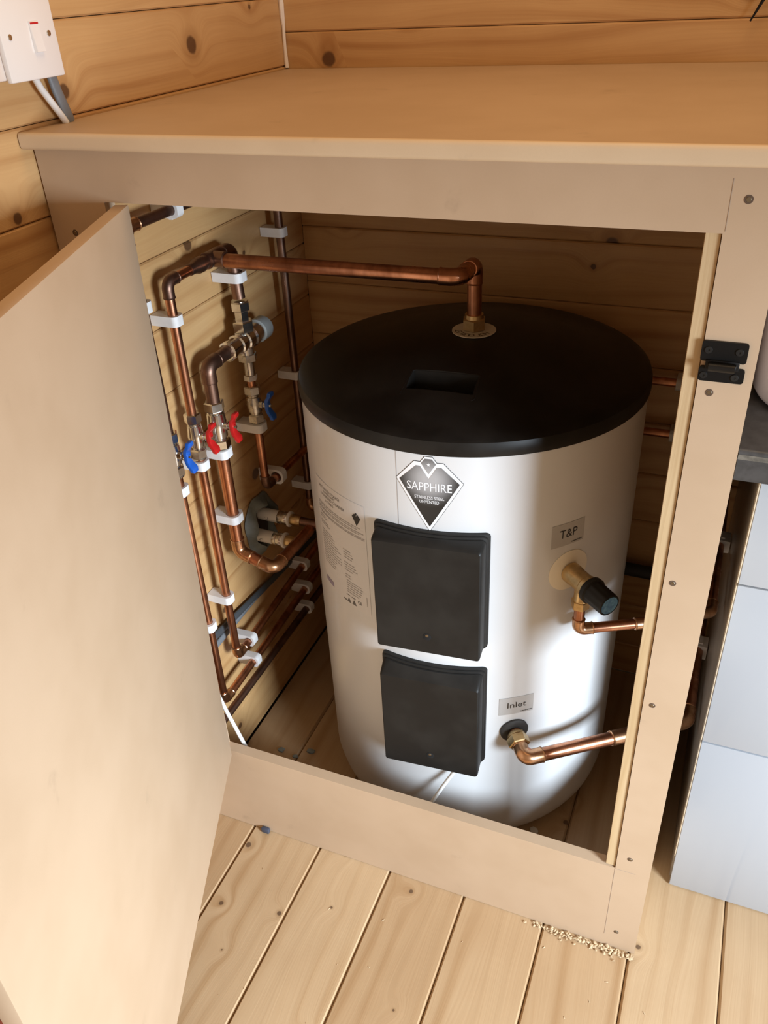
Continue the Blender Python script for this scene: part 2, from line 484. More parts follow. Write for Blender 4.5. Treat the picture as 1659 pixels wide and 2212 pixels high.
capo.modifiers.clear(); old = capo.data; capo.data = me2; me2.name = 'cap'
me2.set_sharp_from_angle(angle=math.radians(30))
bpy.data.objects.remove(co)
# moulded lip round the recess
P = [lc(-.0575, -.1832, .8545), lc(.0490, -.1832, .8550), lc(.0438, -.1280, .8690), lc(-.0555, -.1280, .8680), lc(-.0575, -.1832, .8545)]
mb = MB(); mb.tube(fillet(P, .006, 4), .0010, 8); mb.obj('recess_lip', M_blackcap, capo)
# outlet disc with lettering
disc = MB().revolve([(.0335, 0), (.0335, .0012), (.012, .0013)], (TC.x + .004, TC.y - .002, .8848), (0, 0, 1), 40).obj('outlet_disc', M_cream, tank, True, 40, 'cream card disc printed Hot Outlet')

def text_geo(s, size, align='CENTER'):
    cu = bpy.data.curves.new('t', 'FONT'); cu.body = s; cu.size = size; cu.align_x = align; cu.align_y = 'CENTER'; cu.resolution_u = 3
    o = bpy.data.objects.new('t', cu); COL.objects.link(o)
    d = bpy.context.evaluated_depsgraph_get()
    me = bpy.data.meshes.new_from_object(o.evaluated_get(d))
    v = [w.co.copy() for w in me.vertices]; f = [tuple(p.vertices) for p in me.polygons]
    bpy.data.objects.remove(o); bpy.data.curves.remove(cu); bpy.data.meshes.remove(me)
    return v, f
mb = MB()
word = 'HOT OUTLET'
for i, ch in enumerate(word):
    if ch == ' ': continue
    v, f = text_geo(ch, .0140)
    a = math.radians(-90 + 62 - i * 13.8 )
    # letters stand with their tops outward, read from the far side
    c, s_ = math.cos(a), math.sin(a)
    out = Vector((c, s_, 0)); right = Vector((s_, -c, 0))
    mb.add([Vector((TC.x + .004, TC.y - .002, .8865)) + out * (.0240 + w.y) + right * w.x for w in v], f)
mb.obj('disc_lettering', M_ink, disc, False)

def on_cyl(v, f, u0, z0, off, th0=0.0, thick=True, sx=1.0, sy=1.0):
    """flat shape (x, y) laid on the cylinder, cut into narrow strips first so that it follows the curve"""
    bm = bmesh.new()
    vv = [bm.verts.new((p[0] * sx, p[1] * sy, 0)) for p in v]
    for q in f:
        try: bm.faces.new([vv[i] for i in q])
        except ValueError: pass
    bmesh.ops.triangulate(bm, faces=bm.faces[:])
    lo = min(x.co.x for x in bm.verts); hi = max(x.co.x for x in bm.verts)
    n = int((hi - lo) / .009)
    for k in range(1, n + 1):
        bmesh.ops.bisect_plane(bm, geom=bm.verts[:] + bm.edges[:] + bm.faces[:], plane_co=(lo + k * (hi - lo) / (n + 1), 0, 0), plane_no=(1, 0, 0))
    bm.verts.index_update()
    V = [cyl(u0 + w.co.x, z0 + w.co.y, off, th0) for w in bm.verts]; F = [[w.index for w in q.verts] for q in bm.faces]
    bm.free()
    return V, F
def patch(u0, u1, z0, z1, off):
    n = max(2, int((u1 - u0) / .006)); V = []; F = []
    for k in range(n + 1):
        u = u0 + (u1 - u0) * k / n
        V += [cyl(u, z0, off), cyl(u, z1, off)]
    for k in range(n): F.append((2 * k, 2 * k + 2, 2 * k + 3, 2 * k + 1))
    return V, F
T0 = math.radians(5.0) * TR     # arc position of the front centre line
# logo: outline, diamond, star, words
def poly(pts): return [(x, y) for x, y in pts], [tuple(range(len(pts)))]
# badge shape in mm, centre line x=0, widest point at y=0
outer = [(-47.5, 0), (-20.5, 25), (-11.5, 25), (-5.5, 32), (5.5, 32), (11.5, 25), (20.5, 25), (47.5, 0), (0, -66)]
zc = .7715
logo = MB()
V, F = on_cyl([(x * .001, y * .00122) for x, y in outer], [tuple(range(9))], T0, zc, .0004); logo.add(V, F)
logo_o = logo.obj('logo', M_ink, tank, False, label='black diamond badge lettered SAPPHIRE')
inset = [(-46.7, 0), (-20.2, 24.4), (-11.2, 24.4), (-5.2, 31.4), (5.2, 31.4), (11.2, 24.4), (20.2, 24.4), (46.7, 0), (0, -65)]
mb = MB(); V, F = on_cyl([(x * .001, y * .00122) for x, y in inset], [tuple(range(9))], T0, zc, .0007); mb.add(V, F)
mb.obj('logo_border', M_lettering, logo_o, False)
def gradient_mat(name):
    m, nt, p = newmat(name); g = N(nt)
    tc = g.n('ShaderNodeTexCoord'); s = g.n('ShaderNodeSeparateXYZ'); g.l(tc.outputs['Object'], s.inputs[0])
    # printed highlight in the middle of the badge
    cx = cyl(T0, zc)
    vd = g.n('ShaderNodeVectorMath', operation='DISTANCE'); g.l(tc.outputs['Object'], vd.inputs[0]); vd.inputs[1].default_value = (cx[0], cx[1], zc + .004)
    g.l(g.mix(g.ss(vd.outputs['Value'], .045, .006), (.020, .019, .018, 1), (.42, .41, .41, 1)), p.inputs['Base Color'])
    p.inputs['Roughness'].default_value = .35
    return m
M_badge = gradient_mat('badge_print')
body = [(-42, -.5), (-17.5, 19.5), (-11.5, 19.5), (0, 4.0), (11.5, 19.5), (17.5, 19.5), (42, -.5), (0, -59)]
mb = MB(); V, F = on_cyl([(x * .001, y * .00122) for x, y in body], [(0, 1, 2, 3, 7), (3, 4, 5, 6, 7)], T0, zc, .0010); mb.add(V, F)
mb.obj('logo_diamond', M_badge, logo_o, False)
gem = [(-10.2, 23.0), (-4.8, 29.0), (4.8, 29.0), (10.2, 23.0), (0, 10.0)]
mb = MB(); V, F = on_cyl([(x * .001, y * .00122) for x, y in gem], [(0, 1, 2, 3, 4)], T0, zc, .0010); mb.add(V, F)
mb.obj('logo_gem', M_badge, logo_o, False)
st = []
for k in range(10):
    a = math.pi / 2 + k * math.pi / 5; rr_ = .0030 if k % 2 == 0 else .0012
    st.append((rr_ * math.cos(a), rr_ * math.sin(a)))
mb = MB()
V, F = on_cyl([(0, 0)] + st, [(0, k + 1, (k + 1) % 10 + 1) for k in range(10)], T0, zc + .0268, .0013); mb.add(V, F)
mb.obj('logo_star', M_lettering, logo_o, False)
mb = MB()
for s, size, zz, wdt in (('SAPPHIRE', .0165, zc - .0085, .0625), ('STAINLESS STEEL', .0062, zc - .0250, .0415), ('UNVENTED', .0062, zc - .0318, .0272)):
    v, f = text_geo(s, size)
    w0 = max(p.x for p in v) - min(p.x for p in v)
    V, F = on_cyl(v, f, T0, zz, .0013, sx=wdt / w0, sy=1.12); mb.add(V, F)
mb.obj('logo_lettering', M_lettering, logo_o, False)

# rating label on the left
lab = MB(); V, F = patch(-.212, -.0825, .497, .7035, .0004); lab.add(V, F)
lab_o = lab.obj('rating_label', M_sticker, tank, False, label='large white rating label with small print')
mb = MB()
for s, size, zz, uc, wdt in (('HOT WATER STORAGE', .0068, .6915, -.168, .062), ('SYSTEM UNIT', .0056, .6855, -.168, .034), ('UNVENTED CYLINDER', .0068, .6790, -.160, .066), ('LITRES', .0056, .6715, -.168, .024)):
    v, f = text_geo(s, size); w0 = max(p.x for p in v) - min(p.x for p in v)
    V, F = on_cyl(v, f, uc, zz, .0008, sx=wdt / w0); mb.add(V, F)
mb.obj('label_title', M_greyink, lab_o, False)['kind'] = 'stuff'
mb = MB(); v, f = text_geo('CE', .0085); V, F = on_cyl(v, f, -.1065, .5135, .0008); mb.add(V, F); mb.obj('approval_mark', M_greyink, lab_o, False)
for uc, zz in ((-.1335, .5055), (-.1205, .5070)):
    V, F = on_cyl([(-.0052, -.0045), (.0052, -.0045), (0, .0052)], [(0, 1, 2)], uc, zz, .0008); MB().add(V, F).obj('warning_triangle', M_greyink, lab_o, False)
    V, F = patch(uc - .0055, uc + .0045, .5150, .5162, .0008); MB().add(V, F).obj('warning_word', M_greyink, lab_o, False)
V, F = patch(-.149, -.140, .5010, .5030, .0008); MB().add(V, F).obj('bin_mark', M_greyink, lab_o, False)
mb = MB()
rows = [(.6600, -.208, -.094), (.6565, -.208, -.100), (.6520, -.208, -.088), (.6490, -.208, -.096), (.6440, -.208, -.086), (.6415, -.200, -.086), (.6360, -.205, -.185), (.6320, -.205, -.180), (.6240, -.205, -.180), (.6200, -.205, -.175)]
for k in range(13): rows.append((.608 - k * .0052, -.205, random.uniform(-.170, -.145)))
for k in range(4): rows.append((.604 - k * .0048, -.138, -.138 + random.uniform(.016, .024)))
for k in range(4): rows.append((.580 - k * .0048, -.138, -.138 + random.uniform(.018, .034)))
for k in range(2): rows.append((.556 - k * .0048, -.138, -.124))
for k in range(6): rows.append((.545 - k * .0046, -.136, -.136 + random.uniform(.026, .040)))
for zz, u0, u1 in rows:
    u = u0
    while u < u1 - .002:
        w = min(random.uniform(.004, .014), u1 - u)
        V, F = patch(u, u + w, zz, zz + .0015, .0008); mb.add(V, F)
        u += w + random.uniform(.0012, .0022)
V, F = patch(-.0905, -.0893, .515, .533, .0008); mb.add(V, F)
mb.obj('label_small_print', M_faint, lab_o, False)['kind'] = 'stuff'
mb = MB(); V, F = patch(-.208, -.180, .503, .512, .0008); mb.add(V, F); mb.obj('label_mauve_panel', M_purple, lab_o, False)
mini = MB()
for P_, fc in ((body, [(0, 1, 2, 3, 7), (3, 4, 5, 6, 7)]), (gem, [(0, 1, 2, 3, 4)])):
    V, F = on_cyl([(x * .00021, y * .00026) for x, y in P_], fc, -.1000, .6790, .0008); mini.add(V, F)
mini_o = mini.obj('label_emblem', M_ink, lab_o, False)
# sheet seam above the upper cover
mb = MB(); V, F = patch(-.0235, -.0228, .692, .813, .0003); mb.add(V, F); mb.obj('seam', M_faint, tank, False)

def sticker(text, u0, u1, z0, z1, tsize, twid, label):
    m = MB(); V, F = patch(u0, u1, z0, z1, .0005); m.add(V, F)
    so = m.obj('sticker', M_silver, tank, False, label=label)
    m = MB(); v, f = text_geo(text, tsize); w0 = max(p.x for p in v) - min(p.x for p in v)
    V, F = on_cyl(v, f, (u0 + u1) / 2, (z0 + z1) / 2 + .001, .0009, sx=twid / w0); m.add(V, F)
    u = u1 - .022
    while u < u1 - .003:
        w = random.uniform(.0016, .0028); V, F = patch(u, u + w, z0 + .0032, z0 + .0046, .0009); m.add(V, F); u += w + .0006
    m.obj('sticker_lettering', M_ink, so, False)
sticker('T&P', .1975, .2535, .6485, .6868, .0200, .0300, 'silver sticker lettered T&P')
sticker('Inlet', .1285, .1862, .3335, .3705, .0170, .0315, 'silver sticker lettered Inlet')

# two element covers
def cover(z0, z1, zb0, zb1, hole_z, label):
    a0 = math.radians(4.8); n3 = Vector((math.sin(a0), -math.cos(a0), 0)); t3 = Vector((math.cos(a0), math.sin(a0), 0))
    o3 = Vector((TC.x, TC.y, 0)); dF = .2950
    def P(u, d, z): return o3 + n3 * d + t3 * u + Vector((0, 0, z))
    def ring(w, za, zb, depth, r=.007):
        pts = []; ns = 16
        def arc(cu, cz, a):
            for k in range(4):
                t = math.radians(a + 30 * k); pts.append((cu + r * math.cos(t), cz + r * math.sin(t)))
        arc(w - r, za + r, -90); arc(w - r, zb - r, 0)
        for k in range(1, ns): pts.append((w - r - 2 * (w - r) * k / ns, zb))
        arc(-w + r, zb - r, 90); arc(-w + r, za + r, 180)
        for k in range(1, ns): pts.append((-w + r + 2 * (w - r) * k / ns, za))
        return [P(u, depth(u), zz) for u, zz in pts]
    cy = lambda e: (lambda u: math.sqrt(TR * TR - u * u) + e)
    fl = lambda d: (lambda u: d)
    L = [ring(.0845, zb0, zb1, cy(-.002)), ring(.0845, zb0, zb1, cy(.0055)), ring(.0825, zb0 + .002, zb1 - .002, cy(.0062)), ring(.0825, zb0 + .002, zb1 - .002, cy(.0105)),
         ring(.0805, zb0 + .004, zb1 - .0045, cy(.0112)), ring(.0805, zb0 + .004, zb1 - .0045, cy(.0150)), ring(.0795, z0 - .0005, z1 + .002, fl(dF - .004), .005), ring(.0785, z0, z1, fl(dF - .0012), .004), ring(.0772, z0 + .0012, z1 - .0012, fl(dF), .003)]
    mb = MB(); mb.loops(L, True, True, True)
    # split the long flat front into one n-gon (flat)
    c = mb.obj('element_cover', M_cover, tank, True, 32, label)
    h = MB(); q = P(.000, dF, hole_z)
    h.revolve([(.0064, -.0002), (.0064, .0003), (.0060, .0005), (.0002, .0004)], q, n3, 20)
    ho = h.obj('screw_hole', M_hole, c)
    MB().revolve([(.0026, .0005), (.0024, .0010), (.0002, .0010)], q + Vector((0, 0, .0024)), n3, 12).obj('cover_screw', M_screw, ho)
    return c
cover(.4860, .6825, .4850, .6935, .5185, 'upper dark grey element cover')
cover(.2300, .4255, .2330, .4430, .2605, 'lower dark grey element cover')
# foam ring and rubber washer
def washer(name, u, z_, r0, r1, t, mat, label):
    a = u / TR; n3 = Vector((math.sin(a), -math.cos(a), 0)); t3 = Vector((math.cos(a), math.sin(a), 0)); L = []
    for rad, e in ((r1, .0002), (r1, t * .6), (r1 - .003, t), (r0, t)):
        L.append([Vector(cyl(u + rad * math.cos(2 * math.pi * k / 40), z_ + rad * math.sin(2 * math.pi * k / 40), e)) for k in range(40)])
    MB().loops(L, True, False, True).obj(name, mat, tank, True, 40, label)
washer('foam_ring', .2315, .6015, .010, .0345, .0016, M_foam, 'pale foam ring round the relief valve')
washer('rubber_washer', .1552, .2965, .012, .0235, .0060, M_rubber, 'black rubber washer round the cold inlet')

# ------------------------------------------------------------------ pipe tools
def elbow_parts(par, pts, r, rad, mat=M_solder, sleeve=.012):
    """a thicker fitting over each bend of the pipe"""
    P = [Vector(p) for p in pts]
    for i in range(1, len(P) - 1):
        a, b, c = P[i - 1], P[i], P[i + 1]
        t = rad + sleeve
        s = b + (a - b).normalized() * min(t, (a - b).length * .49); e = b + (c - b).normalized() * min(t, (c - b).length * .49)
        path = fillet([s, b, e], rad, 10)
        m = MB(); n = len(path)
        m.tube([path[0] - (path[1] - path[0]).normalized() * .0005] + path + [path[-1] + (path[-1] - path[-2]).normalized() * .0005], [r] + [r + .0013] * n + [r], 18)
        # rolled bead near each mouth
        for q, d in ((path[0], (path[1] - path[0]).normalized()), (path[-1], (path[-2] - path[-1]).normalized())):
            m.revolve([(r + .0012, .0000), (r + .0020, .0012), (r + .0012, .0026)], q, d, 18, False)
        m.obj('elbow', mat, par, True, 40)
def pipe(name, pts, r, label, mat=M_copper, rad=.012, elbow_mat=M_solder, cat='pipe', group=None, elbows=True):
    t = thing(name, label, cat, group)
    m = MB(); m.tube(fillet(pts, rad, 8), r, 18); m.obj('tube', mat, t, True, 40)
    if elbows: elbow_parts(t, pts, r, rad, elbow_mat)
    return t
def clip(center, axis, r, label, wall='x', w=.0155, group='white pipe clips'):
    """hinged plastic clip: base on the wall and a ring round the pipe"""
    cx, cy_, cz = center; n = 36
    ax = Vector(axis).normalized()
    out = Vector((1, 0, 0)) if wall == 'x' else (Vector((0, -1, 0)) if wall == 'y' else Vector((-1, 0, 0)))
    side = ax.cross(out)
    C0 = Vector(center)
    standoff = {'x': cx - .0010, 'y': BACK_Y - .0020 - cy_, 'r': .8555 - cx}[wall]
    R1 = r + .0045
    inner = []; outer_ = []
    for k in range(n):
        a = 2 * math.pi * k / n
        d = Vector((math.cos(a), math.sin(a)))
        inner.append((d.x * (r + .0004), d.y * (r + .0004)))
        if d.x >= -.35:
            # squarish rounded ring
            sq = R1 / max(abs(d.x), abs(d.y)) ; q = min(sq, R1 * 1.13)
            outer_.append((d.x * q, d.y * q))
        else:
            s = standoff / -d.x if standoff / -d.x < 10 else 10
            yv = d.y / -d.x * standoff
            yv = max(-R1 * .92, min(R1 * .92, yv))
            outer_.append((-standoff, yv))
    mb = MB(); V = []
    for h in (-w / 2, w / 2):
        for L in (inner, outer_):
            V += [C0 + out * x + side * y + ax * h for x, y in L]
    F = []
    for k in range(n):
        j = (k + 1) % n
        F += [(k, j, n + j, n + k), (2 * n + k, 3 * n + k, 3 * n + j, 2 * n + j), (n + k, n + j, 3 * n + j, 3 * n + k), (k, 2 * n + k, 2 * n + j, j)]
    mb.add(V, F)
    # snap catch on the side
    t = thing('pipe_clip', label, 'pipe clip', group)
    mb.obj('clip_ring', M_clip, t, True, 30)
    s = MB(); a = C0 + side * (R1 * 1.0) - out * (R1 * .35)
    for sg in (1,):
        vs_ = []
        for dx in (-.003, .003):
            for dy in (-.001, .0026):
                for dh in (-w * .30, w * .30): vs_.append(a + out * dx + side * dy + ax * dh)
        s.add(vs_, [(0, 1, 3, 2), (4, 6, 7, 5), (0, 4, 5, 1), (2, 3, 7, 6), (0, 2, 6, 4), (1, 5, 7, 3)])
    s.obj('snap_catch', M_clip, t, False)
    return base_at(t)
def lever(par, c, mat, L=.026, yw=.0080):
    """butterfly lever: plate on the stem, wings bent outward (+x)"""
    cx, cy_, cz = c
    prof = [(-L, .0085), (-L * .72, .0075), (-L * .48, .0025), (-L * .28, 0.0), (L * .28, 0.0), (L * .48, .0025), (L * .72, .0075), (L, .0085)]
    wid = [.0062, .0078, .0070, .0056, .0056, .0070, .0078, .0062]
    loops = []
    for (dz, dx), w in zip(prof, wid):
        th = .0034
        loops.append([(cx + dx - th, cy_ - w, cz + dz), (cx + dx + th, cy_ - w, cz + dz), (cx + dx + th, cy_ + w, cz + dz), (cx + dx - th, cy_ + w, cz + dz)])
    bm = bmesh.new(); m = MB().loops(loops)
    vv = [bm.verts.new(p) for p in m.v]
    for f in m.f: bm.faces.new([vv[i] for i in f])
    bmesh.ops.bevel(bm, geom=[e for e in bm.edges], offset=.0010, segments=2, affect='EDGES', profile=.5)
    lo = MB().bm(bm); bm.free()
    lv = lo.obj('lever', mat, par, True, 40)
    s = MB(); s.revolve([(.0032, 0), (.0036, .001), (.0030, .004), (.0012, .0046)], (cx + .003, cy_, cz), (1, 0, 0), 12)
    s.obj('lever_screw', M_chrome, lv)
    return lv
def ball_valve(x, y, z0, z1, r, mat_lever, label, mat=M_chrome):
    """vertical in-line valve with hex nuts at both ends and a butterfly lever facing out"""
    t = thing('ball_valve', label, 'valve', 'ball valves on the left wall')
    h = z1 - z0; zc_ = (z0 + z1) / 2; nh = .016
    for zz in (z0, z1 - nh):
        m = MB(); m.hexn((x, y, zz), (0, 0, 1), r + .0062, nh, .0015, random.uniform(0, 1)); m.revolve([(r + .0035, -.0025), (r + .0042, 0)], (x, y, zz) if zz == z0 else (x, y, zz), (0, 0, 1), 20)
        m.obj('compression_nut', mat, t, True, 25)
    b = r + .0040
    m = MB(); m.revolve([(b - .003, z0 + nh - zc_), (b - .003, z0 + nh + .003 - zc_), (b, z0 + nh + .005 - zc_), (b + .0010, -.006), (b + .0018, 0), (b + .0010, .006), (b, z1 - nh - .005 - zc_), (b - .003, z1 - nh - .003 - zc_), (b - .003, z1 - nh - zc_)], (x, y, zc_), (0, 0, 1), 16)
    m.obj('valve_body', mat, t, True, 30)
    m = MB(); m.revolve([(.0070, 0), (.0070, b + .006), (.0052, b + .007), (.0052, b + .012)], (x, y, zc_), (1, 0, 0), 14); m.obj('valve_stem', mat, t, True, 30)
    lever(t, (x + b + .0145, y, zc_), mat_lever)
    return base_at(t)

R15, R22 = .0075, .0110
XP = .034
# ------------------------------------------------------------------ left wall pipework
YA, YB, YD, YC, YE = .093, .157, .213, .332, .497
G1 = 'copper pipes on the left wall'
pipe('copper_pipe', [(XP, .62, .236), (XP, YA, .213), (XP, YA, .712)], R15, 'copper pipe beside the door edge rising to the blue valve', M_copper, group=G1)
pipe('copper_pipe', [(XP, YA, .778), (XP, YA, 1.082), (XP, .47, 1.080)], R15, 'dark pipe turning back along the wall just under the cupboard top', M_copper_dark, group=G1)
pipe('copper_pipe', [(XP, .62, .302), (XP, YB, .270), (XP, YB, .708)], R15, 'bright copper riser below the smaller red-levered valve', M_copper, group=G1)
tt = pipe('copper_pipe', [(XP, YB, .776), (XP, YB, .990), (XP, .262, .990)], R15, 'copper pipe above the smaller red valve bending back at the top', M_copper, elbow_mat=M_copper_dark, group=G1)
m = MB(); m.revolve([(R15 + .0008, 0), (R15 + .0012, .002), (R15 + .0012, .012), (R22 + .0010, .022), (R22 + .0012, .034)], (XP, .214, .990), (0, 1, 0), 18); m.obj('reducer', M_copper_dark, tt)
# outlet pipe from the cylinder top to the wall manifold
tt = pipe('outlet_pipe', [(XP, .278, .988), (.434, .281, .988), (.434, .354, .986), (.434, .354, .8885)], R22, 'thick copper outlet pipe from the cylinder top across to the left wall', M_copper, rad=.017, cat='pipe', elbow_mat=M_copper)
m = MB(); m.hexn((.434, .354, .8870), (0, 0, 1), R22 + .0075, .018, .0015); m.revolve([(R22 + .0035, .017), (R22 + .003, .024)], (.434, .354, .8870), (0, 0, 1), 20); m.obj('union_nut', M_brass, tt, True, 25)
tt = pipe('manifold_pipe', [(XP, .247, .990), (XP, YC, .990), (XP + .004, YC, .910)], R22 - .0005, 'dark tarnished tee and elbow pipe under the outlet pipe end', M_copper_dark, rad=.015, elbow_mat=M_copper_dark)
m = MB(); m.revolve([(R22 + .0014, -.018), (R22 + .0020, -.016), (R22 + .0014, -.013), (R22 + .0014, .013), (R22 + .0020, .016), (R22 + .0014, .018)], (XP, .279, .990), (0, 1, 0), 20)
m.revolve([(R22 + .0014, 0), (R22 + .0014, .022), (R22 + .002, .024), (R22 + .001, .026)], (XP, .279, .989), (1, 0, 0), 20); m.obj('tee', M_copper_dark, tt, True, 40)
# check valve under the clip
XC = XP + .004
t = thing('check_valve', 'chrome check valve with hexagon nuts above the mixing valve', 'valve')
m = MB(); m.hexn((XC, YC, .889), (0, 0, 1), .0165, .016, .0015, .3); m.revolve([(.012, 0), (.0135, .003)], (XC, YC, .903), (0, 0, 1), 20); m.obj('nut', M_chrome, t, True, 25)
m = MB(); m.hexn((XC, YC, .871), (0, 0, 1), .0125, .019, .001, .3); m.obj('hexagon_body', M_chrome, t, True, 25)
m = MB(); m.hexn((XC, YC, .853), (0, 0, 1), .0185, .019, .0015, .3); m.obj('nut', M_chrome, t, True, 25)
base_at(t)
# mixing valve
ZM = .838
t = thing('mixing_valve', 'chrome thermostatic mixing valve with grey end cap on the wall', 'valve')
m = MB(); m.revolve([(.0135, -.060), (.0165, -.058), (.0165, -.050), (.0150, -.048), (.0150, -.030), (.0175, -.028), (.0175, -.020), (.0160, -.018), (.0160, -.010), (.0185, -.008), (.0185, 0), (.0170, .002), (.0170, .010), (.0195, .014), (.0195, .020), (.0180, .024), (.0180, .040)], (XC, YC, ZM), (0, 1, 0), 28); m.obj('valve_body', M_chrome, t, True, 25)
m = MB(); m.revolve([(.0125, 0), (.0125, .022)], (XC, YC, ZM + .001), (0, 0, 1), 20); m.revolve([(.0125, 0), (.0135, .024), (.0120, .026)], (XC, YC, ZM - .001), (0, 0, -1), 20); m.obj('valve_port', M_chrome, t, True, 30)
m = MB(); m.revolve([(.0180, .038), (.0205, .040), (.0205, .062), (.0185, .066), (.010, .067)], (XC, YC, ZM), (0, 1, 0), 24); m.obj('end_cap', plain('grey_cap_plastic', (.33, .36, .36), .45), t, True, 30)
base_at(t)
t = thing('tail_connector', 'small chrome tail connector between mixing valve and blue valve', 'pipe fitting')
m = MB(); m.hexn((XC, YC, .800), (0, 0, 1), .0165, .014, .0013, .1); m.obj('nut', M_nickel, t, True, 25)
m = MB(); m.revolve([(.0095, 0), (.0095, .030)], (XC, YC, .772), (0, 0, 1), 18); m.obj('stem', M_chrome, t, True, 25)
m = MB(); m.hexn((XC, YC, .764), (0, 0, 1), .0120, .011, .001, .1); m.obj('nut', M_chrome, t, True, 25)
m = MB(); m.revolve([(R15, 0), (R15, .012)], (XC, YC, .753), (0, 0, 1), 16); m.obj('copper_tail', M_copper, t)
base_at(t)
ball_valve(XC, YC, .684, .754, R15 + .001, M_blue, 'blue-levered valve below the mixing valve', M_nickel)
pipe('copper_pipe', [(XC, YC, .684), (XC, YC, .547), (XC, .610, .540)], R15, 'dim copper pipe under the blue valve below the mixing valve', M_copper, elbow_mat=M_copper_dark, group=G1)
# 22 mm branch D
pipe('copper_pipe', [(XC, .274, ZM), (XC, YD, ZM), (XC, YD, .776)], R22, 'tarnished copper elbow pipe joining the mixing valve side', M_copper_dark, rad=.016, elbow_mat=M_copper_dark, group=G1)
ball_valve(XC, YD, .694, .778, R22, M_red, 'larger red-levered valve on the thick pipe below the mixing valve')
pipe('copper_pipe', [(XC, YD, .696), (XC, YD, .478), (.112, .205, .462), (.112, .345, .455)], R22, 'thick copper riser below the larger red valve with floor-side bends', M_copper, rad=.017, group=G1)
# small valves on A and B
ball_valve(XP, YA, .706, .780, R15, M_blue, 'blue-levered valve half hidden by the open door edge')
ball_valve(XP, YB, .704, .782, R15, M_red, 'smaller red-levered valve on the thin pipe nearest the door')
# riser E at the back, lowest pipe H
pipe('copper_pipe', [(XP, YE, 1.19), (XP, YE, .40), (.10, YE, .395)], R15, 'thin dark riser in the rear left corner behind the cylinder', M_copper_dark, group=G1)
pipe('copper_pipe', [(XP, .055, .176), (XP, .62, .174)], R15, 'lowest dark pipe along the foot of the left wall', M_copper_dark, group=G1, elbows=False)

# clips
clip((XP, YA, .975), (0, 0, 1), R15, 'white clip on the door-edge pipe, topmost at the door edge')
clip((XP, YA, .678), (0, 0, 1), R15, 'white clip just below the blue valve at the door edge')
clip((XP, YA, .398), (0, 0, 1), R15, 'white clip at the door edge near the foot of the wall')
clip((XP, .203, 1.0815), (0, 1, 0), R15, 'white clip on the dark pipe under the cupboard top')
clip((XP, YB, .934), (0, 0, 1), R15, 'white clip on the bright pipe under its top bend')
clip((XP, YB, .690), (0, 0, 1), R15, 'white clip directly below the smaller red valve')
clip((XP, YB, .412), (0, 0, 1), R15, 'white clip low on the bright copper riser')
clip((XC, YC, .946), (0, 0, 1), R22, 'white clip above the chrome check valve')
clip((XC, YC, .674), (0, 0, 1), R15 + .003, 'cream clip below the blue valve under the mixing valve')
clip((XC, YD, .684), (0, 0, 1), R22, 'white clip directly below the larger red valve')
clip((XC, YD, .553), (0, 0, 1), R22, 'white clip low on the thick copper riser')
clip((XC, .378, .546), (0, 1, 0), R15 + .003, 'white hook clip on the dim horizontal pipe above the wall hole')
clip((XP, YE, .975), (0, 0, 1), R15, 'topmost white clip on the rear corner riser')
clip((XP, YE, .705), (0, 0, 1), R15, 'middle white clip on the rear corner riser')
clip((XP, YE, .458), (0, 0, 1), R15, 'lowest white clip on the rear corner riser')
clip((XP, .205, .2735), (0, 1, 0), R15, 'white clip behind the bottom bend of the bright riser')
clip((XP, .438, .2895), (0, 1, 0), R15, 'topmost of three dim clips beside the cylinder foot')
clip((XP, .207, .2175), (0, 1, 0), R15, 'front white clip on the middle of the low pipes')
clip((XP, .437, .2278), (0, 1, 0), R15, 'middle of three dim clips beside the cylinder foot')
clip((XP, .434, .1747), (0, 1, 0), R15, 'lowest of three dim clips beside the cylinder foot')

